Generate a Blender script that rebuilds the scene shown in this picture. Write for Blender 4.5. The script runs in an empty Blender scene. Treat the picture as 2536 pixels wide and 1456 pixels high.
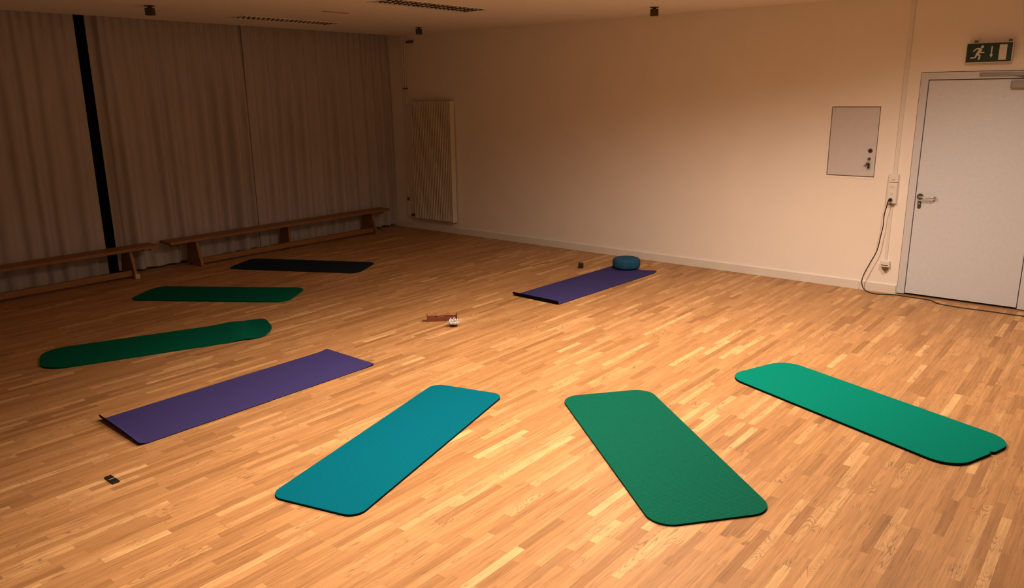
import bpy, bmesh, math, random
from mathutils import Vector, Matrix, noise

random.seed(7)
SC = bpy.context.scene
COL = SC.collection
PI = math.pi

# ---------------------------------------------------------------- camera
cam_data = bpy.data.cameras.new('camera')
cam_data.sensor_fit = 'HORIZONTAL'
cam_data.sensor_width = 36.0
cam_data.lens = 1924.75 / 2536 * 36.0
cam_data.clip_start = 0.05
cam = bpy.data.objects.new('camera', cam_data)
COL.objects.link(cam)
_r = Vector((0.77425778, 0.63275993, -0.01182241))
_u = Vector((-0.14842236, 0.19970884, 0.96854901))
_w = Vector((-0.61522004, 0.74815189, -0.24854184))
m = Matrix((( _r.x, _u.x, -_w.x, 0.0), (_r.y, _u.y, -_w.y, 0.0), (_r.z, _u.z, -_w.z, 2.05), (0, 0, 0, 1)))
cam.matrix_world = m
SC.camera = cam

# ---------------------------------------------------------------- world, exposure
SC.view_settings.view_transform = 'Standard'
SC.view_settings.look = 'None'
SC.view_settings.exposure = 0.0
SC.view_settings.gamma = 1.0
SC.view_settings.use_curve_mapping = False
world = bpy.data.worlds.new('night')
SC.world = world
world.use_nodes = True
world.node_tree.nodes['Background'].inputs[0].default_value = (0.002, 0.0025, 0.004, 1)
world.node_tree.nodes['Background'].inputs[1].default_value = 0.3

# recessed downlights in the near half of the ceiling: x, y, watts, cone degrees
LAMP_COLOUR = (1.0, 0.735, 0.53)
DOWNLIGHTS = [(-2.8, 5.3, 605, 157), (-2.5, 2.2, 530, 112), (-1.0, 6.5, 200, 165), (-4.0, 3.6, 215, 105)]

# room dimensions (metres)
YB = 8.553       # back wall
XL = -9.65       # left wall behind the curtains
H = 2.935        # ceiling


# ---------------------------------------------------------------- helpers
def lin(c):
    return tuple((v / 255 / 12.92) if v / 255 <= 0.04045 else ((v / 255 + 0.055) / 1.055) ** 2.4 for v in c)


class MB:
    """collects shapes, then links them as ONE mesh object"""
    def __init__(self):
        self.v = []
        self.f = []

    def add(self, vs, fs):
        n = len(self.v)
        self.v += [tuple(p) for p in vs]
        self.f += [tuple(i + n for i in f) for f in fs]
        return self

    def box(self, x0, x1, y0, y1, z0, z1):
        vs = [(x, y, z) for z in (z0, z1) for y in (y0, y1) for x in (x0, x1)]
        return self.add(vs, [(0, 2, 3, 1), (4, 5, 7, 6), (0, 1, 5, 4), (2, 6, 7, 3), (0, 4, 6, 2), (1, 3, 7, 5)])

    def prism(self, poly, o, ax, ay, az):
        """polygon (2D) in the plane o + a*ax + b*ay, extruded by vector az"""
        o, ax, ay, az = Vector(o), Vector(ax), Vector(ay), Vector(az)
        n = len(poly)
        a = [o + ax * p[0] + ay * p[1] for p in poly]
        b = [p + az for p in a]
        return self.add(a + b, [tuple(range(n))[::-1], tuple(range(n, 2 * n))] +
                        [(i, (i + 1) % n, n + (i + 1) % n, n + i) for i in range(n)])

    def tube(self, pts, r, seg=10, cap=True):
        pts = [Vector(p) for p in pts]
        rs = r if isinstance(r, (list, tuple)) else [r] * len(pts)
        vs, fs = [], []
        t0 = (pts[1] - pts[0]).normalized()
        up = Vector((0, 0, 1)) if abs(t0.z) < 0.9 else Vector((1, 0, 0))
        s = t0.cross(up).normalized()
        for i, p in enumerate(pts):
            if i == 0:
                t = t0
            elif i == len(pts) - 1:
                t = (pts[i] - pts[i - 1]).normalized()
            else:
                t = ((pts[i + 1] - p).normalized() + (p - pts[i - 1]).normalized())
                t = t.normalized() if t.length > 1e-6 else (p - pts[i - 1]).normalized()
            s = (s - t * s.dot(t)).normalized()
            b = t.cross(s)
            for k in range(seg):
                a = 2 * PI * k / seg
                vs.append(p + (s * math.cos(a) + b * math.sin(a)) * rs[i])
        for i in range(len(pts) - 1):
            for k in range(seg):
                k2 = (k + 1) % seg
                fs.append((i * seg + k, i * seg + k2, (i + 1) * seg + k2, (i + 1) * seg + k))
        if cap:
            fs.append(tuple(range(seg))[::-1])
            fs.append(tuple((len(pts) - 1) * seg + k for k in range(seg)))
        return self.add(vs, fs)

    def cyl(self, a, b, r, seg=24):
        return self.tube([a, b], r, seg)

    def lathe(self, prof, seg=32, c=(0, 0, 0), mod=None):
        vs, fs = [], []
        n = len(prof)
        for k in range(seg):
            a = 2 * PI * k / seg
            for i, (r, z) in enumerate(prof):
                q = mod(a, i / (n - 1), r) if mod else r
                vs.append((c[0] + q * math.cos(a), c[1] + q * math.sin(a), c[2] + z))
        for k in range(seg):
            k2 = (k + 1) % seg
            for i in range(n - 1):
                fs.append((k * n + i, k2 * n + i, k2 * n + i + 1, k * n + i + 1))
        fs.append(tuple(k * n for k in range(seg))[::-1])
        fs.append(tuple(k * n + n - 1 for k in range(seg)))
        return self.add(vs, fs)

    def grid(self, rows):
        n = len(rows[0])
        vs = [p for r in rows for p in r]
        fs = [(i * n + j, i * n + j + 1, (i + 1) * n + j + 1, (i + 1) * n + j)
              for i in range(len(rows) - 1) for j in range(n - 1)]
        return self.add(vs, fs)

    def build(self, name, mat, parent=None, smooth=False, bevel=0.0, seg=2, weld=False):
        me = bpy.data.meshes.new(name)
        me.from_pydata(self.v, [], self.f)
        bm = bmesh.new()
        bm.from_mesh(me)
        if weld:
            bmesh.ops.remove_doubles(bm, verts=bm.verts, dist=1e-5)
        bmesh.ops.recalc_face_normals(bm, faces=bm.faces)
        bm.to_mesh(me)
        bm.free()
        o = bpy.data.objects.new(name, me)
        COL.objects.link(o)
        me.materials.append(mat)
        if parent:
            o.parent = parent
        if smooth:
            for p in me.polygons:
                p.use_smooth = True
            if smooth != 'all':
                me.set_sharp_from_angle(angle=math.radians(40))
        if bevel:
            b = o.modifiers.new('bevel', 'BEVEL')
            b.width = bevel
            b.segments = seg
            b.limit_method = 'ANGLE'
            b.angle_limit = math.radians(40)
        return o


def tag(o, label=None, cat=None, group=None, kind=None):
    if label: o['label'] = label
    if cat: o['category'] = cat
    if group: o['group'] = group
    if kind: o['kind'] = kind
    return o


def thing(name, label, cat, loc=(0, 0, 0), rz=0.0, group=None, kind=None):
    o = bpy.data.objects.new(name, None)
    o.empty_display_size = 0.1
    COL.objects.link(o)
    o.location = loc
    o.rotation_euler = (0, 0, rz)
    return tag(o, label, cat, group, kind)


def dup(root, loc, label, group=None):
    r = root.copy()
    COL.objects.link(r)
    r.location = loc
    r['label'] = label
    if group: r['group'] = group
    for ch in list(root.children):
        c = ch.copy()
        COL.objects.link(c)
        c.parent = r
        for g in list(ch.children):
            d = g.copy()
            COL.objects.link(d)
            d.parent = c
    return r


# ---------------------------------------------------------------- materials
def new_mat(name):
    mt = bpy.data.materials.new(name)
    mt.use_nodes = True
    nt = mt.node_tree
    return mt, nt, nt.nodes['Principled BSDF']


def N(nt, t, **kw):
    n = nt.nodes.new(t)
    for k, v in kw.items():
        if k.startswith('i_'):
            n.inputs[k[2:].replace('_', ' ')].default_value = v
        else:
            setattr(n, k, v)
    return n


def math_n(nt, op, a, b=None, c=None):
    n = nt.nodes.new('ShaderNodeMath')
    n.operation = op
    for i, x in enumerate((a, b, c)):
        if x is None:
            continue
        if isinstance(x, (int, float)):
            n.inputs[i].default_value = x
        else:
            nt.links.new(x, n.inputs[i])
    return n.outputs[0]


def simple(name, col, rough=0.6, metal=0.0, var=0.06, scale=40.0, bump=0.0, bscale=200.0, spec=0.5, stretch=(1, 1, 1)):
    mt, nt, p = new_mat(name)
    L = nt.links.new
    tc = N(nt, 'ShaderNodeTexCoord')
    mp = N(nt, 'ShaderNodeMapping')
    mp.inputs['Scale'].default_value = stretch
    L(tc.outputs['Object'], mp.inputs[0])
    no = N(nt, 'ShaderNodeTexNoise', i_Scale=scale, i_Detail=4.0)
    L(mp.outputs[0], no.inputs['Vector'])
    cr = N(nt, 'ShaderNodeValToRGB')
    cr.color_ramp.elements[0].position = 0.3
    cr.color_ramp.elements[1].position = 0.7
    c = col
    cr.color_ramp.elements[0].color = tuple(max(0, v * (1 - var)) for v in c) + (1,)
    cr.color_ramp.elements[1].color = tuple(min(1, v * (1 + var)) for v in c) + (1,)
    L(no.outputs['Fac'], cr.inputs[0])
    L(cr.outputs[0], p.inputs['Base Color'])
    p.inputs['Roughness'].default_value = rough
    p.inputs['Metallic'].default_value = metal
    p.inputs['Specular IOR Level'].default_value = spec
    if bump:
        n2 = N(nt, 'ShaderNodeTexNoise', i_Scale=bscale, i_Detail=3.0)
        L(mp.outputs[0], n2.inputs['Vector'])
        b = N(nt, 'ShaderNodeBump', i_Strength=bump, i_Distance=0.002)
        L(n2.outputs['Fac'], b.inputs['Height'])
        L(b.outputs[0], p.inputs['Normal'])
    return mt


def parquet():
    """oak strip parquet: strips along Y, 46 mm wide, staggered random lengths"""
    mt, nt, p = new_mat('oak_parquet')
    L = nt.links.new
    tc = N(nt, 'ShaderNodeTexCoord')
    sp = N(nt, 'ShaderNodeSeparateXYZ')
    L(tc.outputs['Object'], sp.inputs[0])
    W, LEN = 0.0465, 0.46
    u = math_n(nt, 'DIVIDE', sp.outputs[0], W)
    row = math_n(nt, 'FLOOR', u)
    fu = math_n(nt, 'FRACT', u)
    wr = N(nt, 'ShaderNodeTexWhiteNoise', noise_dimensions='1D')
    L(row, wr.inputs['W'])
    off = math_n(nt, 'MULTIPLY', wr.outputs['Value'], 31.7)
    # row dependent strip length between 0.8 and 1.25 of LEN
    wr2 = N(nt, 'ShaderNodeTexWhiteNoise', noise_dimensions='1D')
    L(math_n(nt, 'ADD', row, 77.3), wr2.inputs['W'])
    ln = math_n(nt, 'MULTIPLY_ADD', wr2.outputs['Value'], 0.5, 0.78)
    v0 = math_n(nt, 'DIVIDE', math_n(nt, 'DIVIDE', sp.outputs[1], LEN), ln)
    v1 = math_n(nt, 'ADD', v0, off)
    wob = N(nt, 'ShaderNodeTexNoise', noise_dimensions='1D', i_Scale=0.55, i_Detail=0.0)
    L(v1, wob.inputs['W'])
    v = math_n(nt, 'MULTIPLY_ADD', wob.outputs['Fac'], 1.1, v1)
    cell = math_n(nt, 'FLOOR', v)
    fv = math_n(nt, 'FRACT', v)
    cid = N(nt, 'ShaderNodeCombineXYZ')
    L(row, cid.inputs[0])
    L(cell, cid.inputs[1])
    wn = N(nt, 'ShaderNodeTexWhiteNoise', noise_dimensions='3D')
    L(cid.outputs[0], wn.inputs['Vector'])
    rnd = N(nt, 'ShaderNodeSeparateColor')
    L(wn.outputs['Color'], rnd.inputs[0])
    # base tone per strip
    cr = N(nt, 'ShaderNodeValToRGB')
    el = cr.color_ramp.elements
    el[0].position, el[0].color = 0.0, (0.315, 0.164, 0.066, 1)
    el[1].position, el[1].color = 1.0, (0.65, 0.415, 0.200, 1)
    for pos, c in ((0.07, (0.355, 0.188, 0.078)), (0.22, (0.408, 0.221, 0.093)), (0.55, (0.445, 0.243, 0.104)),
                   (0.82, (0.495, 0.278, 0.122)), (0.93, (0.565, 0.338, 0.156))):
        e = el.new(pos)
        e.color = c + (1,)
    L(wn.outputs['Value'], cr.inputs[0])
    # grain: long streaks, shifted per strip
    sh = N(nt, 'ShaderNodeCombineXYZ')
    L(math_n(nt, 'MULTIPLY_ADD', sp.outputs[0], 75.0, math_n(nt, 'MULTIPLY', rnd.outputs[0], 40.0)), sh.inputs[0])
    L(math_n(nt, 'MULTIPLY_ADD', sp.outputs[1], 2.6, math_n(nt, 'MULTIPLY', rnd.outputs[1], 40.0)), sh.inputs[1])
    L(math_n(nt, 'MULTIPLY', rnd.outputs[2], 20.0), sh.inputs[2])
    g1 = N(nt, 'ShaderNodeTexNoise', i_Scale=1.0, i_Detail=5.0, i_Roughness=0.62, i_Distortion=0.3)
    L(sh.outputs[0], g1.inputs['Vector'])
    gr = N(nt, 'ShaderNodeMapRange')
    gr.inputs['From Min'].default_value = 0.28
    gr.inputs['From Max'].default_value = 0.72
    gr.inputs['To Min'].default_value = 0.74
    gr.inputs['To Max'].default_value = 1.20
    L(g1.outputs['Fac'], gr.inputs[0])
    # short dark pores running with the grain
    sh3 = N(nt, 'ShaderNodeCombineXYZ')
    L(math_n(nt, 'MULTIPLY_ADD', sp.outputs[0], 170.0, math_n(nt, 'MULTIPLY', rnd.outputs[2], 40.0)), sh3.inputs[0])
    L(math_n(nt, 'MULTIPLY_ADD', sp.outputs[1], 6.0, math_n(nt, 'MULTIPLY', rnd.outputs[0], 40.0)), sh3.inputs[1])
    n4 = N(nt, 'ShaderNodeTexNoise', i_Scale=1.0, i_Detail=2.0)
    L(sh3.outputs[0], n4.inputs['Vector'])
    pore = N(nt, 'ShaderNodeMapRange')
    pore.inputs['From Min'].default_value = 0.60
    pore.inputs['From Max'].default_value = 0.72
    pore.inputs['To Min'].default_value = 1.0
    pore.inputs['To Max'].default_value = 0.62
    L(n4.outputs['Fac'], pore.inputs[0])
    # cathedral figure in about a fifth of the strips
    sh2 = N(nt, 'ShaderNodeCombineXYZ')
    L(math_n(nt, 'MULTIPLY_ADD', sp.outputs[0], 16.0, math_n(nt, 'MULTIPLY', rnd.outputs[1], 30.0)), sh2.inputs[0])
    L(math_n(nt, 'MULTIPLY_ADD', sp.outputs[1], 2.2, math_n(nt, 'MULTIPLY', rnd.outputs[2], 30.0)), sh2.inputs[1])
    n3 = N(nt, 'ShaderNodeTexNoise', i_Scale=1.0, i_Detail=1.0, i_Distortion=0.5)
    L(sh2.outputs[0], n3.inputs['Vector'])
    pn = N(nt, 'ShaderNodeTexNoise', i_Scale=5.5, i_Detail=1.0)
    L(tc.outputs['Object'], pn.inputs['Vector'])
    patch = N(nt, 'ShaderNodeMapRange')
    patch.inputs['From Min'].default_value = 0.44
    patch.inputs['From Max'].default_value = 0.60
    L(pn.outputs['Fac'], patch.inputs[0])
    rings = math_n(nt, 'SINE', math_n(nt, 'MULTIPLY', n3.outputs['Fac'], 120.0))
    ringm = math_n(nt, 'MULTIPLY', math_n(nt, 'POWER', math_n(nt, 'MULTIPLY_ADD', rings, 0.5, 0.5), 5.0),
                   math_n(nt, 'MULTIPLY', patch.outputs[0], math_n(nt, 'GREATER_THAN', rnd.outputs[0], 0.74)))
    ringf = math_n(nt, 'MULTIPLY_ADD', ringm, -0.45, 1.0)
    # joints
    eu = math_n(nt, 'MINIMUM', fu, math_n(nt, 'SUBTRACT', 1.0, fu))
    ev = math_n(nt, 'MULTIPLY', math_n(nt, 'MINIMUM', fv, math_n(nt, 'SUBTRACT', 1.0, fv)), 9.0)
    e = math_n(nt, 'MINIMUM', eu, ev)
    jr = N(nt, 'ShaderNodeMapRange')
    jr.inputs['From Min'].default_value = 0.0
    jr.inputs['From Max'].default_value = 0.03
    jr.inputs['To Min'].default_value = 0.72
    jr.inputs['To Max'].default_value = 1.0
    L(e, jr.inputs[0])
    f = math_n(nt, 'MULTIPLY', math_n(nt, 'MULTIPLY', math_n(nt, 'MULTIPLY', gr.outputs[0], pore.outputs[0]), ringf), jr.outputs[0])
    mul = N(nt, 'ShaderNodeMix', data_type='RGBA', blend_type='MULTIPLY')
    mul.inputs[0].default_value = 1.0
    L(cr.outputs[0], mul.inputs[6])
    L(f, mul.inputs[7])
    L(mul.outputs[2], p.inputs['Base Color'])
    ro = N(nt, 'ShaderNodeMapRange')
    ro.inputs['To Min'].default_value = 0.42
    ro.inputs['To Max'].default_value = 0.58
    L(g1.outputs['Fac'], ro.inputs[0])
    L(ro.outputs[0], p.inputs['Roughness'])
    p.inputs['Specular IOR Level'].default_value = 0.22
    b = N(nt, 'ShaderNodeBump', i_Strength=0.12, i_Distance=0.002)
    L(f, b.inputs['Height'])
    L(b.outputs[0], p.inputs['Normal'])
    return mt


def ribbed(name, col):
    mt = simple(name, col, rough=0.8, var=0.10, scale=120, spec=0.04)
    nt = mt.node_tree
    p = nt.nodes['Principled BSDF']
    tc = N(nt, 'ShaderNodeTexCoord')
    wv = N(nt, 'ShaderNodeTexWave', i_Scale=26.0, i_Distortion=0.6)
    wv.bands_direction = 'X'
    nt.links.new(tc.outputs['Object'], wv.inputs['Vector'])
    b = N(nt, 'ShaderNodeBump', i_Strength=0.35, i_Distance=0.003)
    nt.links.new(wv.outputs['Fac'], b.inputs['Height'])
    nt.links.new(b.outputs[0], p.inputs['Normal'])
    return mt


M = dict(
    floor=parquet(),
    wall=simple('white_wall_paint', (0.88, 0.85, 0.82), rough=0.85, var=0.015, scale=3, bump=0.12, bscale=160, spec=0.2),
    ceil=simple('white_ceiling_board', (0.86, 0.84, 0.83), rough=0.9, var=0.05, scale=60, bump=0.3, bscale=120, spec=0.1),
    trim=simple('white_trim_paint', (0.76, 0.74, 0.71), rough=0.5, var=0.02, scale=6),
    door=simple('grey_white_door_paint', (0.63, 0.685, 0.79), rough=0.5, var=0.03, scale=30),
    doorframe=simple('grey_white_frame_paint', (0.62, 0.655, 0.73), rough=0.5, var=0.02, scale=20),
    cabinet=simple('grey_white_cabinet_paint', (0.60, 0.60, 0.64), rough=0.55, var=0.02, scale=15),
    plastic=simple('white_plastic', (0.78, 0.76, 0.73), rough=0.4, var=0.02, scale=30),
    grey=simple('grey_plastic', (0.16, 0.15, 0.14), rough=0.5, var=0.05),
    steel=simple('brushed_steel', (0.55, 0.54, 0.52), rough=0.32, metal=1.0, var=0.06, scale=80, stretch=(1, 1, 8)),
    darksteel=simple('dark_steel', (0.10, 0.095, 0.09), rough=0.4, metal=0.7, var=0.1),
    closer=simple('silver_grey_metal', (0.30, 0.29, 0.27), rough=0.45, metal=0.5, var=0.05),
    black=simple('black_plastic', (0.008, 0.008, 0.009), rough=0.45, var=0.2),
    post=simple('anthracite_steel', (0.004, 0.0042, 0.005), rough=0.9, var=0.2, scale=8, spec=0.05),
    cloth=simple('beige_curtain_cloth', (0.47, 0.445, 0.45), rough=0.95, var=0.05, scale=9, bump=0.15, bscale=400, spec=0.1, stretch=(1, 1, 0.25)),
    bench=simple('varnished_pine', (0.27, 0.125, 0.036), rough=0.5, var=0.16, scale=14, stretch=(9, 0.6, 9)),
    pale=simple('pale_rubber', (0.55, 0.47, 0.34), rough=0.7, var=0.05),
    rad=simple('cream_radiator_enamel', (0.70, 0.65, 0.55), rough=0.4, var=0.02, scale=10),
    sign_green=simple('sign_green', (0.006, 0.036, 0.020), rough=0.5, var=0.05),
    sign_white=simple('sign_white', (0.66, 0.64, 0.60), rough=0.5, var=0.02),
    bracket=simple('brown_bracket', (0.13, 0.075, 0.04), rough=0.6, var=0.1),
    louvre=simple('louvre_lit_tone', (0.90, 0.86, 0.78), rough=0.5, metal=0.0, var=0.05),  # pale colour stands for light caught on the louvre edges
    housing=simple('dark_luminaire_housing', (0.030, 0.027, 0.022), rough=0.7, var=0.1),
    vent=simple('tan_vent_strip', (0.42, 0.33, 0.22), rough=0.8, var=0.1),
    fixture=simple('dark_brown_fixture', (0.050, 0.038, 0.027), rough=0.7, var=0.1),
    teal=simple('teal_foam', (0.0002, 0.116, 0.182), rough=0.85, var=0.05, scale=90, bump=0.15, bscale=500, spec=0.03),
    green=ribbed('deep_green_ribbed_foam', (0.002, 0.101, 0.068)),
    bright=simple('bright_green_foam', (0.0003, 0.196, 0.153), rough=0.85, var=0.05, scale=90, bump=0.15, bscale=500, spec=0.03),
    forest=simple('green_foam', (0.0005, 0.095, 0.058), rough=0.85, var=0.08, scale=60, bump=0.15, bscale=400, spec=0.03),
    slate=simple('dark_slate_foam', (0.009, 0.020, 0.030), rough=0.9, var=0.1, scale=60, spec=0.1),
    foam=simple('black_foam', (0.006, 0.008, 0.007), rough=0.9, var=0.1, spec=0.1),
    purple=simple('purple_mat_rubber', (0.045, 0.040, 0.163), rough=0.9, var=0.08, scale=150, bump=0.2, bscale=700, spec=0.05),
    cushion=simple('petrol_blue_cotton', (0.018, 0.085, 0.170), rough=0.95, var=0.18, scale=22, bump=0.2, bscale=300, spec=0.1),
    mahogany=simple('reddish_brown_wood', (0.20, 0.055, 0.030), rough=0.4, var=0.25, scale=25, stretch=(1, 6, 6)),
    silver=simple('polished_silver', (0.88, 0.89, 0.88), rough=0.3, metal=0.7, var=0.03),
    amber=simple('amber_wax', (0.36, 0.15, 0.05), rough=0.4, var=0.1),
    threshold=simple('worn_oak_threshold', (0.30, 0.16, 0.075), rough=0.6, var=0.2, scale=12, stretch=(1, 8, 8)),
)

def glow(name, col, strength):
    mt, nt, p = new_mat(name)
    p.inputs['Base Color'].default_value = (0.8, 0.8, 0.8, 1)
    p.inputs['Emission Color'].default_value = col + (1,)
    p.inputs['Emission Strength'].default_value = strength
    return mt

M['lens'] = glow('lit_downlight_lens', LAMP_COLOUR, 6.0)


# ---------------------------------------------------------------- downlights (out of frame, near half of the ceiling)
def downlight(x, y, watts, cone, label):
    t = thing('downlight', label, 'ceiling light', (x, y, H), 0, 'recessed downlights above the near half of the room')
    mb = MB()
    mb.lathe([(0.095, 0.0), (0.095, -0.006), (0.075, -0.010), (0.070, -0.002), (0.070, 0.0)], 32)
    mb.build('trim_ring', M['plastic'], t, smooth=True)
    MB().lathe([(0.0001, -0.001), (0.068, -0.001), (0.068, -0.003), (0.0001, -0.003)], 32).build('lens', M['lens'], t)
    ld = bpy.data.lights.new('lamp', 'SPOT')
    ld.energy = watts
    ld.color = LAMP_COLOUR
    ld.spot_size = math.radians(cone)
    ld.spot_blend = 1.0
    ld.shadow_soft_size = 0.07
    lo = bpy.data.objects.new('lamp', ld)
    COL.objects.link(lo)
    lo.parent = t
    lo.location = (0, 0, -0.08)
    return t


_dl_names = ['recessed round downlight over the mats nearest the door', 'recessed round downlight over the blue-green mat side',
             'recessed round downlight right of the viewpoint', 'recessed round downlight above the viewpoint',
             'recessed round downlight over the long purple mat', 'recessed round downlight nearest the curtains']
for _i, (_x, _y, _p, _c) in enumerate(DOWNLIGHTS):
    downlight(_x, _y, _p, _c, _dl_names[_i])


# ---------------------------------------------------------------- room shell
def plate(mb, a0, a1, b0, b1, holes, to3, depth):
    """slab with rectangular holes; to3(a, b, d) -> xyz, d = 0 front, depth = back"""
    A = sorted({a0, a1, *[h[0] for h in holes], *[h[1] for h in holes]})
    B = sorted({b0, b1, *[h[2] for h in holes], *[h[3] for h in holes]})
    inside = lambda a, b: any(h[0] < a < h[1] and h[2] < b < h[3] for h in holes)
    for i in range(len(A) - 1):
        for j in range(len(B) - 1):
            if inside((A[i] + A[i + 1]) / 2, (B[j] + B[j + 1]) / 2):
                continue
            for d in (0, depth):
                mb.add([to3(A[i], B[j], d), to3(A[i + 1], B[j], d), to3(A[i + 1], B[j + 1], d), to3(A[i], B[j + 1], d)], [(0, 1, 2, 3)])
    for (p, q, r, s) in holes + [(a0, a1, b0, b1)]:
        for (u0, v0, u1, v1) in ((p, r, q, r), (q, r, q, s), (q, s, p, s), (p, s, p, r)):
            mb.add([to3(u0, v0, 0), to3(u1, v1, 0), to3(u1, v1, depth), to3(u0, v0, depth)], [(0, 1, 2, 3)])


def struct(name, mb, mat, label, cat, **kw):
    return tag(mb.build(name, mat, **kw), label, cat, kind='structure')


XR, YF = 3.4, -2.4
struct('floor', MB().box(XL - 0.2, XR, YF, 9.0, -0.1, 0), M['floor'], 'oak strip parquet floor running the length of the hall', 'floor')

HOLE_DOOR = (-1.875, -0.741, -0.1, 2.212)
HOLE_CAB = (-2.686, -2.206, 1.182, 1.890)
mb = MB()
plate(mb, XL - 0.2, XR, -0.1, 3.25, [HOLE_DOOR, HOLE_CAB], lambda a, b, d: (a, YB + d, b), 0.16)
struct('wall_back', mb, M['wall'], 'long white painted wall with the door and radiator', 'wall', weld=True)
struct('wall_left', MB().box(XL - 0.2, XL, YF, 9.0, -0.1, 3.25), M['wall'], 'wall hidden behind the beige curtains', 'wall')
struct('wall_right', MB().box(XR, XR + 0.2, YF, 9.0, -0.1, 3.25), M['wall'], 'white wall right of the viewpoint', 'wall')
struct('wall_front', MB().box(XL - 0.2, XR + 0.2, YF - 0.2, YF, -0.1, 3.25), M['wall'], 'white wall behind the viewpoint', 'wall')

L1 = (-6.125, -5.765, 5.31, 6.66)     # luminaires x0 x1 y0 y1
L2 = (-8.425, -8.065, 5.19, 6.54)
XC = -9.19                            # ceiling edge at the curtain slot
mb = MB()
plate(mb, XC, XR, YF, YB, [L1, L2], lambda a, b, d: (a, b, H + d), 0.12)
mb.box(XL, XC, YF, YB, 3.16, 3.2)
struct('ceiling', mb, M['ceil'], 'low off-white ceiling ending in a slot above the curtains', 'ceiling', weld=True)

mb = MB()
mb.prism([(0, 0), (0.016, 0), (0.016, 0.088), (0.010, 0.096), (0, 0.096)], (-9.62, YB, 0), (0, -1, 0), (0, 0, 1), (7.737, 0, 0))
struct('baseboard_back', mb, M['trim'], 'white skirting board along the back wall', 'skirting board')

struct('trim_1', MB().box(-9.645, -9.575, 3.93, 4.22, 0, 3.16), M['post'], 'dark upright post in the gap between the curtains', 'post')
struct('trim_2', MB().prism([(0, 0), (0.2, 0), (0.2, 0.006), (0.02, 0.006)], (-1.878, YB - 0.045, 0), (0, 1, 0), (0, 0, 1), (1.14, 0, 0)),
       M['threshold'], 'worn wooden threshold under the door', 'threshold')

# ---------------------------------------------------------------- door
door = thing('door_1', 'pale grey door in a flush steel frame at the right end of the back wall', 'door', (-1.308, YB, 0), 0, kind='structure')
mb = MB()
X0, X1 = -0.562, 0.562          # frame outer, relative to -1.308
for s, a, b in ((0, X0, X0 + 0.066), (1, X1 - 0.066, X1)):
    mb.box(a, b, -0.004, 0.10, 0.016, 2.207)
mb.box(X0 + 0.066, X1 - 0.066, -0.004, 0.10, 2.141, 2.207)
mb.box(X0 + 0.066, X0 + 0.09, 0.055, 0.10, 0.016, 2.141)       # rebate
mb.box(X1 - 0.09, X1 - 0.066, 0.055, 0.10, 0.016, 2.141)
mb.box(X0 + 0.066, X1 - 0.066, 0.055, 0.10, 2.117, 2.141)
mb.build('door_frame', M['doorframe'], door)
leaf = MB().box(X0 + 0.074, X1 - 0.074, 0.0, 0.05, 0.026, 2.133).build('door_leaf', M['door'], door, bevel=0.002)
hx = -1.757 + 1.308
mb = MB()
pts = [(hx, -0.008, 1.02), (hx, -0.045, 1.02), (hx + 0.006, -0.056, 1.02), (hx + 0.018, -0.060, 1.02)]
pts += [(hx + 0.12, -0.060, 1.021), (hx + 0.134, -0.056, 1.021), (hx + 0.140, -0.046, 1.021), (hx + 0.140, -0.020, 1.021)]
mb.tube(pts, 0.0095, 12)
tag(mb.build('lever_handle', M['steel'], leaf, smooth=True), 'brushed steel lever handle')
mb = MB().cyl((hx, -0.001, 1.02), (hx, -0.012, 1.02), 0.0285, 28)
tag(mb.build('handle_rose', M['darksteel'], leaf, smooth=True), 'dark round handle rose')
poly = [(0.016 * math.cos(a), 0.022 * (1 if math.sin(a) > 0 else -1) + 0.016 * math.sin(a)) for a in [2 * PI * (k + 0.5) / 24 for k in range(24)]]
mb = MB().prism(poly, (hx, 0, 0.938), (1, 0, 0), (0, 0, 1), (0, -0.008, 0))
tag(mb.build('keyhole_plate', M['darksteel'], leaf, smooth=True), 'dark oval keyhole plate')
mb = MB().cyl((hx, -0.008, 0.950), (hx, -0.011, 0.950), 0.0085, 16)
mb.build('lock_cylinder', M['steel'], leaf, smooth=True)
mb = MB().box(0.192, 0.46, -0.05, 0.0, 2.052, 2.118)
tag(mb.build('door_closer', M['closer'], leaf, bevel=0.006), 'grey metal door closer body')
mb = MB().box(-0.07, 0.5, -0.022, -0.004, 2.162, 2.193)
tag(mb.build('slide_rail', M['closer'], door, bevel=0.003), 'grey slide rail of the door closer')
mb = MB().tube([(0.30, -0.03, 2.118), (0.30, -0.03, 2.150), (0.20, -0.014, 2.172)], 0.006, 8)
mb.build('closer_arm', M['closer'], door, smooth=True)

# ---------------------------------------------------------------- exit sign
sg = thing('exit_sign', 'green escape sign with running figure, down arrow and door above the door', 'sign', (-1.316, YB, 2.37))
W2, H2 = 0.186, 0.0885
yb, yf = -0.028, -0.073
mb = MB()
mb.box(-W2, W2, yf, yb, -H2, H2)
case = mb.build('casing', M['sign_white'], sg, bevel=0.004)
mb = MB().box(-W2 + 0.005, W2 - 0.008, yf - 0.0015, yf + 0.002, -H2 + 0.006, H2 - 0.006)
face = mb.build('face_panel', M['sign_green'], sg)


def flat(polys, name):
    q = MB()
    for k, pl in enumerate(polys):
        q.prism(pl, (0, yf - 0.0015, 0), (1, 0, 0), (0, 0, 1), (0, -0.0010 - 0.00025 * k, 0))
    return q.build(name, M['sign_white'], face)


def limb(p, wds):
    """thick polyline as one polygon"""
    P = [Vector(a) for a in p]
    left, right = [], []
    for i, a in enumerate(P):
        d = (P[min(i + 1, len(P) - 1)] - P[max(i - 1, 0)]).normalized()
        n = Vector((-d.y, d.x)) * wds[i] / 2
        left.append(tuple(a + n))
        right.append(tuple(a - n))
    return left + right[::-1]


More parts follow.
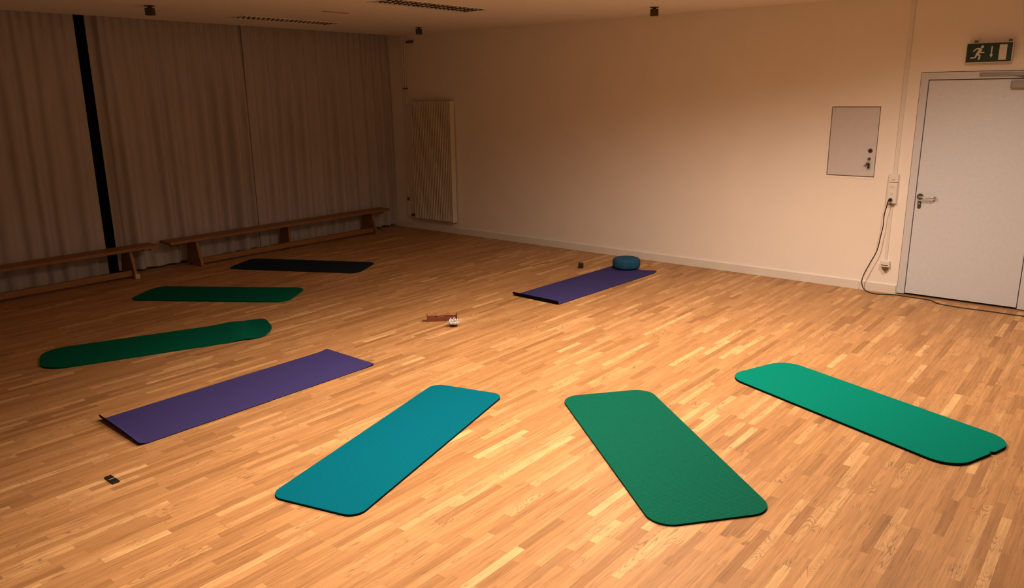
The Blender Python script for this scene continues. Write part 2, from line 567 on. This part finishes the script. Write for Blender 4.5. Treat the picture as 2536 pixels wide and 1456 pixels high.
head = [(-0.058 + 0.0125 * math.cos(2 * PI * k / 20), 0.052 + 0.0125 * math.sin(2 * PI * k / 20)) for k in range(20)]
fig = [head,
       limb([(-0.069, 0.036), (-0.078, 0.012), (-0.098, -0.020)], [0.030, 0.026, 0.020]),               # trunk
       limb([(-0.066, 0.038), (-0.104, 0.036), (-0.128, 0.012)], [0.011, 0.012, 0.010]),                # rear arm
       limb([(-0.066, 0.022), (-0.070, 0.002), (-0.038, 0.002)], [0.012, 0.012, 0.011]),                # front arm
       limb([(-0.090, -0.016), (-0.070, -0.026), (-0.078, -0.062)], [0.016, 0.015, 0.013]),             # front leg
       limb([(-0.098, -0.016), (-0.107, -0.042), (-0.146, -0.045)], [0.016, 0.013, 0.010])]             # rear leg
flat(fig, 'running_figure')
flat([[(0.014, 0.055), (0.024, 0.055), (0.024, -0.018), (0.033, -0.018), (0.019, -0.046), (0.005, -0.018), (0.014, -0.018)]], 'arrow')
flat([[(0.078, -0.068), (0.138, -0.068), (0.138, 0.066), (0.078, 0.066)]], 'door_symbol')
for x in (-0.118, 0.150):
    mb = MB().box(x - 0.010, x + 0.010, yf + 0.006, 0.0, H2 - 0.002, H2 + 0.022)
    tag(mb.build('bracket', M['bracket'], sg, bevel=0.002), 'brown mounting bracket')

# ---------------------------------------------------------------- flush cabinet with keys
cb = thing('wall_cabinet', 'flush grey-white service cabinet let into the back wall left of the door', 'cabinet', (-2.446, YB, 1.19))
mb = MB()
a, b, c, d = -0.262, 0.262, -0.030, 0.722       # rim outer
e, f, g, h = -0.239, 0.239, -0.007, 0.699
mb.box(a, b, -0.003, 0.0, h, d).box(a, b, -0.003, 0.0, c, g).box(a, e, -0.003, 0.0, g, h).box(f, b, -0.003, 0.0, g, h)
mb.build('rim', M['wall'], cb)
mb = MB().box(-0.24, 0.24, 0.05, 0.15, -0.008, 0.70)
tag(mb.build('box', M['housing'], cb), 'dark cabinet interior')
cd = MB().box(-0.232, 0.232, -0.002, 0.02, 0.0, 0.692).build('cabinet_door', M['cabinet'], cb, bevel=0.0015)
mb = MB().cyl((0.179, -0.002, 0.261), (0.179, -0.008, 0.261), 0.024, 28)
tag(mb.build('latch_ring', M['steel'], cd, smooth=True), 'round steel latch surround')
mb = MB().cyl((0.179, -0.006, 0.261), (0.179, -0.014, 0.261), 0.018, 24)
tag(mb.build('latch', M['black'], cd, smooth=True), 'black round turn latch')
mb = MB().cyl((0.176, -0.002, 0.178), (0.176, -0.012, 0.178), 0.015, 24)
tag(mb.build('lock_cylinder', M['darksteel'], cd, smooth=True), 'small round key lock')
kb = thing('key_bunch', 'bunch of keys with a black fob hanging from the cabinet lock', 'keys', (-2.270, YB, 1.368))
mb = MB()
mb.prism([(-0.011, 0.004), (0.011, 0.004), (0.013, -0.020), (-0.013, -0.020)], (0, -0.012, 0), (0, -1, 0), (0, 0, 1), (0.003, 0, 0))
mb.build('lock_key', M['steel'], kb)
ring = [(0.001 + 0.012 * math.cos(t), -0.027, -0.030 + 0.013 * math.sin(t)) for t in [2 * PI * k / 20 for k in range(21)]]
mb = MB().tube(ring, 0.0013, 8, cap=False)
mb.build('ring', M['steel'], kb, smooth=True)
poly = [(-0.006, -0.040), (0.010, -0.040), (0.013, -0.052), (0.014, -0.090), (0.009, -0.098), (-0.002, -0.098), (-0.006, -0.088)]
mb = MB().prism(poly, (0.002, -0.032, 0), (1, 0, 0), (0, 0, 1), (0, 0.010, 0))
tag(mb.build('fob', M['black'], kb, bevel=0.002), 'black plastic fob')
for dx, ang in ((-0.004, -0.45), (-0.008, -0.75)):
    ca, sa = math.cos(ang), math.sin(ang)
    pl = [(-0.007, -0.004), (0.007, -0.004), (0.008, -0.016), (0.003, -0.022), (0.003, -0.052), (-0.002, -0.055), (-0.003, -0.022), (-0.008, -0.016)]
    pl = [(dx + x * ca - y * sa, -0.036 + x * sa + y * ca) for x, y in pl]
    mb = MB().prism([(x, y) for x, y in pl], (0, -0.024 - dx, 0), (1, 0, 0), (0, 0, 1), (0, 0.002, 0))
    mb.build('key', M['darksteel'], kb)

# ---------------------------------------------------------------- electrics left of the door
cn = MB().box(-0.018, 0.018, -0.014, 0, 0, 1.703).build('cable_trunking', M['plastic'], bevel=0.003)
cn.location = (-2.008, YB, 1.232)
tag(cn, 'slim white cable trunking running from the switch box up to the ceiling', 'cable trunking')
cn = MB().box(-0.012, 0.012, -0.012, 0, 0, 0.585).build('cable_trunking', M['plastic'], bevel=0.003)
cn.location = (-2.008, YB, 0.337)
tag(cn, 'short white cable trunking between the triple socket and the low socket', 'cable trunking')

sw = thing('switch_box', 'small white switch box at the top of the triple socket beside the door', 'switch', (-2.012, YB, 1.147))
MB().box(-0.044, 0.044, -0.042, 0, 0.001, 0.085).build('case', M['plastic'], sw, bevel=0.004)
MB().box(-0.016, 0.022, -0.046, -0.04, 0.022, 0.066).build('rocker', M['plastic'], sw, bevel=0.003)
mb = MB().box(-0.006, 0.012, -0.0475, -0.045, 0.026, 0.030)
tag(mb.build('indicator', M['grey'], sw), 'small grey marking')

ss = thing('triple_socket', 'tall white triple socket with a black plug, left of the door', 'socket', (-2.012, YB, 0.935))
MB().box(-0.044, 0.044, -0.046, 0, 0, 0.209).build('case', M['plastic'], ss, bevel=0.004)
for z in (0.172, 0.105, 0.036):
    pl = [(0.021 * math.cos(2 * PI * k / 6), z + 0.017 * math.sin(2 * PI * k / 6)) for k in range(6)]
    so = MB().prism(pl, (0, -0.046, 0), (1, 0, 0), (0, 0, 1), (0, -0.004, 0)).build('outlet', M['plastic'], ss, bevel=0.0015)
    q = MB()
    for px, pz in ((-0.0095, 0), (0.0095, 0), (0, -0.005)):
        q.cyl((px, -0.0495, z + pz), (px, -0.0506, z + pz), 0.0024, 10)
    q.build('pin_holes', M['grey'], so)
gl = [(0.024 * math.cos(t), -0.026 * math.sin(t)) for t in [PI * k / 12 for k in range(13)]]
mb = MB().prism(gl, (0.004, -0.004, 0), (1, 0, 0), (0, 0, 1), (0, -0.030, 0))  # half-round takes the outline and dark tone of the shadow under the box
tag(mb.build('gland_with_shadow', M['grey'], ss, smooth=True), 'grey rounded cable entry shaped like its shadow')

lo = thing('wall_socket', 'low white wall socket with a dark slot and grey shadow-shaped drop below, near the skirting', 'socket', (-2.006, YB, 0.275))
MB().box(-0.043, 0.043, -0.044, 0, 0, 0.064).build('case', M['plastic'], lo, bevel=0.004)
mb = MB().box(-0.036, 0.032, -0.046, -0.042, 0.016, 0.023)
tag(mb.build('slot', M['black'], lo), 'black slot under the lid')
gl = [(0.026 * math.cos(t), -0.044 * math.sin(t)) for t in [PI * k / 14 for k in range(15)]]
mb = MB().prism(gl, (0.004, -0.004, 0), (1, 0, 0), (0, 0, 1), (0, -0.034, 0))  # shadow below the socket modelled as a solid brown drop
tag(mb.build('gland_with_shadow', M['bracket'], lo, smooth=True), 'grey-brown cable entry drawn as its drop shaped shadow')

pc = thing('power_cable', 'black power cable hanging from the triple socket and trailing along the floor past the door', 'cable', (-2.012, YB, 0))
ctrl = [(-2.018, 8.470, 0.972), (-2.026, 8.462, 0.962), (-2.038, 8.470, 0.90), (-2.054, 8.485, 0.816), (-2.054, 8.485, 0.703), (-2.066, 8.485, 0.601),
        (-2.086, 8.480, 0.446), (-2.137, 8.475, 0.313), (-2.184, 8.472, 0.191), (-2.200, 8.470, 0.108), (-2.184, 8.468, 0.045), (-2.140, 8.462, 0.008),
        (-2.05, 8.410, 0.0055), (-1.96, 8.447, 0.0055), (-1.869, 8.486, 0.0055), (-1.695, 8.476, 0.0055), (-1.546, 8.462, 0.0055), (-1.490, 8.410, 0.0055),
        (-1.448, 8.370, 0.0055), (-1.35, 8.345, 0.0055), (-1.23, 8.335, 0.0055), (-1.0, 8.345, 0.0055), (-0.828, 8.342, 0.0055), (-0.6, 8.352, 0.0055), (-0.2, 8.36, 0.0055)]
ctrl = [Vector(p) - Vector((-2.012, YB, 0)) for p in ctrl]
pts = []
for i in range(len(ctrl) - 1):
    p0, p1, p2, p3 = ctrl[max(i - 1, 0)], ctrl[i], ctrl[i + 1], ctrl[min(i + 2, len(ctrl) - 1)]
    for k in range(8):
        t = k / 8
        pts.append(0.5 * ((2 * p1) + (p2 - p0) * t + (2 * p0 - 5 * p1 + 4 * p2 - p3) * t * t + (3 * p1 - p0 - 3 * p2 + p3) * t ** 3))
pts.append(ctrl[-1])
for p in pts:
    p.z = max(p.z, 0.0052)
MB().tube(pts, 0.005, 10).build('cord', M['black'], pc, smooth=True)
mb = MB().tube([(-0.004, -0.052, 0.972), (-0.004, -0.076, 0.972), (-0.006, -0.088, 0.970)], [0.019, 0.017, 0.009], 18)
mb.build('plug', M['black'], pc, smooth=True)

# ---------------------------------------------------------------- radiator and pipes
rd = thing('radiator', 'tall cream radiator with vertical fins on the back wall near the corner', 'radiator', (-8.488, YB, 0.18))
w, hgt = 0.835, 1.787
mb = MB()
n = 23
for i in range(n):
    x = -w / 2 + (i + 0.5) * (w - 0.03) / n
    mb.tube([(x, -0.100, 0.01), (x, -0.100, hgt - 0.004)], 0.0105, 8)
    mb.box(x - 0.004, x + 0.004, -0.092, -0.05, 0.012, hgt - 0.008)
mb.build('fin_panel', M['rad'], rd, smooth=True)
mb = MB().box(-w / 2, w / 2 - 0.01, -0.088, -0.03, 0.02, 0.07).box(-w / 2, w / 2 - 0.01, -0.088, -0.03, hgt - 0.07, hgt - 0.02)
mb.box(-w / 2, w / 2 - 0.01, -0.050, -0.03, 0.02, hgt - 0.02)
mb.build('header', M['rad'], rd)
mb = MB().box(w / 2 - 0.022, w / 2, -0.113, -0.025, 0, hgt)
tag(mb.build('side_cover', M['rad'], rd, bevel=0.004), 'smooth right side cover')
for z in (0.25, hgt - 0.25):
    MB().box(-0.3, 0.3, -0.03, -0.0015, z, z + 0.04).build('wall_bracket', M['rad'], rd)
mb = MB().tube([(-w / 2 - 0.05, -0.062, 0.045), (-w / 2 + 0.01, -0.062, 0.045)], 0.013, 12)
mb.tube([(-w / 2 - 0.05, -0.062, 0.045), (-w / 2 - 0.05, -0.11, 0.050)], [0.016, 0.022], 14)
tag(mb.build('valve', M['darksteel'], rd, smooth=True), 'dark radiator valve')

hp = thing('heating_pipes', 'pair of thin cream heating pipes running up the corner beside the radiator', 'pipes', (-9.085, YB, 0.2))
MB().tube([(-0.022, -0.040, 0.30), (-0.022, -0.040, 2.735)], 0.008, 12).build('pipe', M['rad'], hp, smooth=True)
MB().tube([(0.026, -0.040, 1.72), (0.026, -0.040, 2.735)], 0.007, 12).build('pipe', M['rad'], hp, smooth=True)
MB().tube([(0.026, -0.040, 1.73), (0.026, -0.060, 1.715), (0.170, -0.062, 1.715)], 0.007, 12).build('pipe', M['rad'], hp, smooth=True)
MB().tube([(-0.022, -0.040, 0.31), (-0.022, -0.045, 0.05), (-0.010, -0.062, 0.025), (0.104, -0.062, 0.025)], 0.008, 12).build('pipe', M['rad'], hp, smooth=True)
mb = MB().box(-0.038, 0.036, -0.050, -0.0015, 1.950, 1.964)
tag(mb.build('pipe_clip', M['darksteel'], hp, bevel=0.003), 'dark pipe clip')
mb = MB().cyl((-0.022, -0.040, 0.24), (-0.022, -0.040, 0.29), 0.019, 16)
tag(mb.build('joint', M['darksteel'], hp, smooth=True), 'dark pipe joint')
ob = MB().box(-0.065, 0.065, -0.04, 0, -0.018, 0.018).build('wall_duct', M['bracket'], bevel=0.004)
ob.location = (-8.95, YB, 2.835)
tag(ob, 'small dark flat box high on the back wall above the radiator pipes', 'wall box')

# ---------------------------------------------------------------- curtains
def curtain(name, y0, y1, label, seed, turn0=0.0, turn1=0.0, lap=0.0, pleat0=False):
    rnd = random.Random(seed)
    n = int((y1 - y0) / 0.0125)
    zs = [0.0, 0.02, 0.06, 0.14, 0.3, 0.6, 1.0, 1.5, 2.0, 2.4, 2.65, 2.8, 2.9, 3.0, 3.12]
    ph1, ph2, ph3 = rnd.random() * 9, rnd.random() * 9, rnd.random() * 9
    rows = []
    for z in zs:
        t = z / 3.12
        row = []
        for i in range(n + 1):
            y = y0 + (y1 - y0) * i / n
            e0, e1 = (y - y0), (y1 - y)
            warp = 0.10 * noise.noise(Vector((y * 2.1 + ph1, ph2, z * 0.12)))
            big = math.sin((y + warp) * 2 * PI / 0.205 + ph2)
            big = math.copysign(abs(big) ** 0.75, big)
            fine = math.sin((y + 0.3 * warp) * 2 * PI / 0.102 + ph3)
            k = min(1.0, max(0.0, (t - 0.62) / 0.32))
            amp = 0.046 * (0.45 + 0.9 * abs(noise.noise(Vector((y * 1.3, ph3, z * 0.15)))) * 1.6)
            edge = min(1.0, (e0 / 0.12 if turn0 else 1.0), (e1 / 0.12 if turn1 else 1.0))
            x = -9.472 + (amp * big * (1 - k) + 0.016 * fine * k) * edge
            x += 0.016 * noise.noise(Vector((y * 5, z * 0.5, ph1))) * (1 - t)
            x += lap
            if turn0 and e0 < 0.14:
                x -= turn0 * (1 - e0 / 0.14) ** 1.5
            if turn1 and e1 < 0.10:
                x -= turn1 * (1 - e1 / 0.10) ** 1.5
            if pleat0:
                q = min(1.0, max(0.0, (0.100 - e0) / 0.020))
                x -= 0.058 * q * q * (3 - 2 * q)
                x += 0.016 * math.exp(-((e0 - 0.125) / 0.020) ** 2)
            hem = 0.022 + 0.018 * noise.noise(Vector((y * 2.6, ph1, 3.3)))
            row.append((x, y, z + hem * (1 - t)))
        rows.append(row)
    o = MB().grid(rows).build(name, M['cloth'], smooth='all')
    s = o.modifiers.new('thickness', 'SOLIDIFY')
    s.thickness = 0.003
    return tag(o, label, 'curtain', 'beige curtains along the left side')


curtain('curtain', 0.6, 3.965, 'long beige curtain left of the dark post, behind the nearer bench', 3, turn1=0.03)
curtain('curtain', 4.098, 6.075, 'beige curtain right of the dark post, between the post and the middle seam', 5, turn0=0.012, turn1=0.02, pleat0=True)
curtain('curtain', 6.000, 8.535, 'beige curtain at the corner end, next to the radiator pipes', 9, turn0=-0.035)

# ---------------------------------------------------------------- benches
def bench(label, loc, caps):
    t = thing('gym_bench', label, 'bench', loc, 0, 'long wooden gym benches in front of the curtains')
    Ln = 3.56
    st = MB().prism([(-0.135, 0), (0.135, 0), (0.135, 0.028), (0.128, 0.035), (-0.128, 0.035), (-0.135, 0.028)], (0, 0.0, 0.320), (1, 0, 0), (0, 0, 1), (0, Ln, 0))
    st.build('seat', M['bench'], t, bevel=0.003)
    MB().box(0.075, 0.118, 0.40, Ln - 0.34, 0.030, 0.096).build('balance_beam', M['bench'], t, bevel=0.004)
    for y in (0.36, 1.74, Ln - 0.33):
        if y == 1.74:
            pl = [(-0.10, 0.096), (0.075, 0.096), (0.075, 0.320), (-0.09, 0.320)]
            pl = [(-0.16, 0.0), (0.075, 0.0), (0.075, 0.32), (-0.12, 0.32)]
        else:
            pl = [(-0.165, 0.0), (-0.11, 0.0), (-0.07, 0.022), (0.07, 0.022), (0.11, 0.0), (0.178, 0.0), (0.178, 0.02), (0.095, 0.320), (-0.115, 0.320), (-0.165, 0.02)]
        lg = MB().prism(pl, (0, y - 0.016, 0), (1, 0, 0), (0, 0, 1), (0, 0.036, 0)).build('leg', M['bench'], t, bevel=0.003)
        if caps and y > 3:
            mb = MB().box(0.140, 0.190, y - 0.020, y + 0.034, 0.0, 0.058)
            tag(mb.build('foot_cap', M['pale'], lg, bevel=0.004), 'pale rubber foot cap')
    for y in (0.10, Ln - 0.10):
        mb = MB().tube([(0.02, y - 0.05, 0.322), (0.02, y - 0.05, 0.292), (0.02, y + 0.05, 0.285), (0.02, y + 0.05, 0.322)], 0.009, 10)
        tag(mb.build('hook', M['darksteel'], t, smooth=True), 'dark iron hook under the seat end')
    return t


bench('wooden gym bench cut by the left edge, in front of the dark post', (-9.25, 0.86, 0), True)
bench('orange-brown wooden gym bench by the corner, whole in view', (-9.25, 4.56, 0), False)

# ---------------------------------------------------------------- ceiling luminaires and fixtures
def luminaire(box, label):
    x0, x1, y0, y1 = box
    t = thing('ceiling_light', label, 'ceiling light', ((x0 + x1) / 2, (y0 + y1) / 2, H), 0, 'recessed louvred ceiling lights')
    hw, hl = (x1 - x0) / 2, (y1 - y0) / 2
    mb = MB()
    mb.box(-hw - 0.012, hw + 0.012, -hl - 0.012, -hl + 0.004, -0.006, 0).box(-hw - 0.012, hw + 0.012, hl - 0.004, hl + 0.012, -0.006, 0)
    mb.box(-hw - 0.012, -hw + 0.004, -hl, hl, -0.006, 0).box(hw - 0.004, hw + 0.012, -hl, hl, -0.006, 0)
    mb.build('frame', M['plastic'], t)
    mb = MB()
    mb.box(-hw + 0.004, hw - 0.004, -hl + 0.004, hl - 0.004, 0.085, 0.10)
    for s in (-1, 1):
        mb.box(s * (hw - 0.006) - 0.002, s * (hw - 0.006) + 0.002, -hl + 0.004, hl - 0.004, 0.0, 0.09)
        mb.box(-hw + 0.006, hw - 0.006, s * (hl - 0.006) - 0.002, s * (hl - 0.006) + 0.002, 0.0, 0.09)
    tag(mb.build('housing', M['housing'], t), 'dark unlit housing')
    mb = MB()
    n = 21
    for i in range(1, n):
        y = -hl + 2 * hl * i / n
        mb.prism([(-0.006, 0.052), (0.006, 0.052), (0.0022, 0.001), (-0.0022, 0.001)], (-hw + 0.008, y, 0), (0, 1, 0), (0, 0, 1), (2 * hw - 0.016, 0, 0))
    tag(mb.build('cross_louvre', M['fixture'], t), 'cross blades in a shaded dark colour')  # shade on the blade faces is put into their dark colour
    for i in range(3):
        x = -hw + 0.012 + (2 * hw - 0.016) * i / 3
        mb = MB().prism([(-0.003, 0.011), (0.003, 0.011), (0.002, 0.001), (-0.002, 0.001)], (x, -hl + 0.008, 0), (1, 0, 0), (0, 0, 1), (0, 2 * hl - 0.016, 0))
        tag(mb.build('lit_louvre_edge', M['louvre'], t), 'lower louvre edge coloured as lit')  # only the lit lower part of each lamella, its brightness in the colour
    for i in range(3):
        x = -hw + 2 * hw * (i + 0.5) / 3
        MB().cyl((x, -hl + 0.03, 0.065), (x, hl - 0.03, 0.065), 0.010, 12).build('fluorescent_tube', M['grey'], t, smooth=True)
    return t


luminaire(L1, 'unlit louvred ceiling light with louvre edges coloured as lit, nearer the middle of the room')
luminaire(L2, 'darker unlit louvred ceiling light close to the curtains')

fx = thing('ceiling_fixture', 'small dark box hung under the ceiling by the nearer curtain side, leftmost of three', 'ceiling fixture',
           (-7.85, 4.01, H), math.radians(39), 'small dark boxes under the ceiling')
MB().box(-0.042, 0.042, -0.030, 0.030, -0.006, 0).build('mounting_plate', M['housing'], fx)
MB().cyl((0, 0, -0.004), (0, 0, -0.022), 0.018, 16).build('neck', M['housing'], fx, smooth=True)
MB().box(-0.040, 0.040, -0.030, 0.030, -0.090, -0.020).build('body', M['fixture'], fx, bevel=0.005)
dup(fx, (-7.88, 7.69, H), 'small dark box under the ceiling in front of the corner, middle of three')
dup(fx, (-4.375, 7.77, H), 'small dark box under the ceiling over the wall right of the radiator, rightmost of three')
ob = MB().box(-0.03, 0.03, -0.17, 0.17, -0.004, 0).build('ceiling_vent', M['vent'], bevel=0.001)
ob.location = (-7.10, 5.69, H)
tag(ob, 'faint narrow brown strip vent on the ceiling between the two louvred lights', 'vent')


# ---------------------------------------------------------------- exercise mats
def outline(ln, wd, r, notch=None, seg=10):
    """rounded rectangle, length along +x"""
    pts = []
    for (sx, sy, a0) in ((1, 1, 0), (-1, 1, PI / 2), (-1, -1, PI), (1, -1, 1.5 * PI)):
        cx, cy = sx * (ln / 2 - r), sy * (wd / 2 - r)
        for k in range(seg + 1):
            a = a0 + PI / 2 * k / seg
            pts.append((cx + r * math.cos(a), cy + r * math.sin(a)))
    if notch:      # small nick in the +x end
        i = seg + 1 - (seg + 1)
        y = notch
        nick = [(ln / 2, y - 0.022), (ln / 2 - 0.010, y - 0.016), (ln / 2 - 0.014, y - 0.004), (ln / 2 - 0.004, y + 0.004), (ln / 2 + 0.004, y + 0.016)]
        pts = pts + nick
    return pts


def thick_mat(label, loc, deg, ln, wd, r, th, mat, notch=None):
    t = thing('exercise_mat', label, 'exercise mat', (loc[0], loc[1], 0), math.radians(deg), 'exercise mats laid out in a ring on the floor')
    pl = outline(ln, wd, r, notch)
    MB().prism(pl, (0, 0, 0), (1, 0, 0), (0, 1, 0), (0, 0, th - 0.0035)).build('foam_base', M['foam'], t, smooth=True)
    t.children[0]['label'] = 'black foam underside'
    MB().prism(pl, (0, 0, th - 0.0035), (1, 0, 0), (0, 1, 0), (0, 0, 0.0035)).build('top_layer', mat, t, smooth=True, bevel=0.0012)
    return t


def soft_mat(name, label, loc, deg, ln, wd, r, th, mat, zfun, under=None):
    """mat as one closed surface whose height follows zfun(x, y); rounded corners"""
    nx, ny = 90, 24
    def half(x):
        e = ln / 2 - abs(x)
        return wd / 2 - (r - math.sqrt(max(0, r * r - (r - e) ** 2)) if e < r else 0)
    xs = []
    for i in range(nx + 1):
        u = i / nx * 2 - 1
        xs.append(ln / 2 * math.copysign(1 - (1 - abs(u)) ** 1.35, u))
    top = [[(x, -half(x) + 2 * half(x) * j / ny) for j in range(ny + 1)] for x in xs]
    mb = MB()
    def pos(x, y, up):
        z = zfun(x, y)
        if isinstance(z, tuple):
            return (z[0], y, z[1] + (th if up else 0)) if len(z) == 2 else (z[0] + (z[2] * th if up else 0), y, z[1] + (z[3] * th if up else 0))
        return (x, y, z + (th if up else 0))
    mb.grid([[pos(x, y, True) for x, y in row] for row in top])
    mb.grid([[pos(x, y, False) for x, y in row] for row in top])
    rim = [top[i][0] for i in range(nx + 1)] + [top[nx][j] for j in range(1, ny + 1)] + [top[i][ny] for i in range(nx - 1, -1, -1)] + [top[0][j] for j in range(ny - 1, -1, -1)]
    mb.grid([[pos(x, y, True) for x, y in rim], [pos(x, y, False) for x, y in rim]])
    o = mb.build(name, mat, smooth=True, weld=True)
    if under:
        o.data.materials.append(under)
        n_top = nx * ny
        for i, p in enumerate(o.data.polygons):
            p.material_index = 0 if i < n_top else 1
    o.location = (loc[0], loc[1], 0)
    o.rotation_euler = (0, 0, math.radians(deg))
    return tag(o, label, 'exercise mat', 'exercise mats laid out in a ring on the floor')


thick_mat('teal blue exercise mat with black underside, front centre of the ring', (-3.330, 2.974), 105.3, 1.775, 0.560, 0.085, 0.014, M['teal'])
thick_mat('deep green ribbed exercise mat nearest the viewer, right of the teal one', (-2.083, 3.824), 141.1, 1.730, 0.648, 0.125, 0.012, M['green'])
thick_mat('bright emerald green exercise mat at the right, nearest the door', (-1.307, 5.185), -20.7, 1.735, 0.634, 0.160, 0.017, M['bright'], notch=0.06)


def wavy(x, y):
    z = 0.0
    z += 0.020 * math.exp(-((x - 0.62) / 0.11) ** 2) * (0.55 + 0.45 * math.cos(y * 5))
    z += 0.030 * max(0.0, (x - 0.70) / 0.19) ** 2
    return z


soft_mat('exercise_mat', 'dark green mat with a wavy lifted end, left of the long purple mat', (-6.417, 3.029), 68.4, 1.82, 0.59, 0.20, 0.014, M['forest'], wavy)
soft_mat('exercise_mat', 'dark green flat mat second from the benches on the left', (-7.593, 4.27), 34.3, 1.72, 0.60, 0.13, 0.012, M['forest'], lambda x, y: 0.0)
soft_mat('exercise_mat', 'blackish slate mat in the dark corner nearest the benches', (-8.08, 5.70), 27.6, 1.72, 0.62, 0.11, 0.009, M['slate'], lambda x, y: 0.0)


def curl(ln, lift, amount):
    """the -x end rolls up; returns x, z and the surface normal"""
    def f(x, y):
        k = lift(y)
        s = (-ln / 2 + 0.062) - x
        if s <= 0 or k <= 0:
            return amount(x, y)
        R = 0.034
        a = min(s / R, 1.15 * k)
        rest = max(0.0, s - a * R)
        xx = (-ln / 2 + 0.062) - R * math.sin(a) - rest * math.cos(a)
        zz = R * (1 - math.cos(a)) + rest * math.sin(a)
        return (xx, zz, math.sin(a), math.cos(a))
    return f


soft_mat('yoga_mat', 'long purple yoga mat with its near end curling up, left foreground', (-4.827, 2.850), 89.4, 1.86, 0.606, 0.008, 0.005, M['purple'],
         curl(1.86, lambda y: 0.30 + 0.75 * (y + 0.303) / 0.606, lambda x, y: 0.0 + 0.010 * max(0.0, (x - 0.86) / 0.07)), under=M['foam'])
soft_mat('yoga_mat', 'purple yoga mat under the blue cushion, near end curled up, near the back wall', (-4.685, 7.034), 87.6, 1.90, 0.606, 0.008, 0.005, M['purple'],
         curl(1.90, lambda y: 1.0, lambda x, y: 0.020 * max(0.0, (x - 0.80) / 0.15) ** 2 * max(0.0, (-y - 0.09) / 0.213)), under=M['foam'])

# ---------------------------------------------------------------- cushion
prof = []
for k in range(25):
    a = -PI / 2 + PI * k / 24
    ca, sa = math.cos(a), math.sin(a)
    prof.append((0.162 * abs(ca) ** 0.30 if ca > 1e-6 else 0.0005, 0.067 + 0.067 * math.copysign(abs(sa) ** 0.62, sa)))
def pleat(a, t, r):
    return r * (1 + 0.012 * math.sin(a * 18) * math.exp(-((t - 0.72) / 0.16) ** 2) + 0.03 * math.sin(2 * a + 0.6))
cu = MB().lathe(prof, 72, mod=pleat).build('meditation_cushion', M['cushion'], smooth='all')
cu.location = (-4.745, 7.945, 0.0055)
cu.rotation_euler = (0, 0, 0.4)
tag(cu, 'petrol blue puffy meditation cushion on the purple mat by the back wall', 'cushion')

# ---------------------------------------------------------------- small things on the floor
ob = MB().box(-0.031, 0.031, -0.028, 0.028, 0, 0.066).build('small_box', M['black'], bevel=0.008, seg=3)
ob.location = (-5.208, 7.655, 0)
ob.rotation_euler = (0, 0, math.radians(36))
tag(ob, 'small black cube-shaped box on the floor left of the blue cushion', 'box')

pk = thing('pocket_case', 'small flat black case with a thin silver clasp, lower left on the floor', 'case', (-4.224, 1.618, 0), math.radians(-1))
MB().box(-0.056, 0.056, -0.020, 0.020, 0, 0.010).build('shell', M['black'], pk, bevel=0.003)
MB().box(-0.0030, 0.0030, -0.016, 0.016, 0.009, 0.0115).build('clasp', M['silver'], pk)

ib = thing('incense_box', 'small open reddish wooden incense box with raised ends in the middle of the floor', 'box', (-4.965, 5.000, 0), math.radians(45.5))
MB().box(-0.140, 0.140, -0.026, 0.026, 0, 0.008).build('base', M['mahogany'], ib)
for y in (-0.026, 0.021):
    MB().box(-0.134, 0.134, y, y + 0.005, 0.008, 0.044).build('side_panel', M['mahogany'], ib, bevel=0.001)
for x in (-0.142, 0.134):
    MB().box(x, x + 0.008, -0.030, 0.030, 0, 0.066).build('end_panel', M['mahogany'], ib, bevel=0.001)
MB().box(-0.130, 0.130, -0.020, 0.020, 0.034, 0.040).build('inner_shelf', M['mahogany'], ib)
for x, wd in ((-0.055, 0.012), (0.045, 0.020), (0.085, 0.016)):
    q = MB().box(x - wd, x + wd, -0.006, 0.010, 0.040, 0.048)
    tag(q.build('incense_rest', M['housing'], ib), 'dark rest inside the tray')

lt = thing('lotus_candle_holder', 'shiny silver lotus-shaped candle holder in front of the incense box', 'candle holder', (-4.752, 4.935, 0), 0.3)
MB().lathe([(0.030, 0), (0.034, 0.003), (0.022, 0.008), (0.018, 0.014), (0.034, 0.020), (0.030, 0.024), (0.001, 0.024)], 28).build('base', M['darksteel'], lt, smooth=True)


def petal(ang, r0, r1, z0, z1, wd):
    rows = []
    for i in range(9):
        t = i / 8
        r = r0 + (r1 - r0) * (t ** 0.8)
        z = z0 + (z1 - z0) * t ** 1.7
        hw = wd * (math.sin(PI * min(1, 0.18 + 0.82 * t)) ** 0.8 if t < 1 else 0.0) + 0.0006
        row = []
        for j in range(7):
            s = j / 6 * 2 - 1
            rr = r - 0.010 * s * s * (1 - 0.5 * t)
            zz = z + 0.010 * s * s
            y = hw * s
            row.append((rr * math.cos(ang) - y * math.sin(ang), rr * math.sin(ang) + y * math.cos(ang), zz))
        rows.append(row)
    o = MB().grid(rows).build('petal', M['silver'], lt, smooth='all')
    s = o.modifiers.new('thickness', 'SOLIDIFY')
    s.thickness = 0.0015


for k in range(7):
    petal(2 * PI * k / 7, 0.018, 0.066, 0.018, 0.044, 0.026)
for k in range(5):
    petal(2 * PI * (k + 0.5) / 5, 0.016, 0.040, 0.024, 0.066, 0.022)
mb = MB().lathe([(0.0185, 0.024), (0.0185, 0.040), (0.016, 0.041), (0.001, 0.040)], 24)
tag(mb.build('tealight', M['amber'], lt, smooth=True), 'amber tealight')
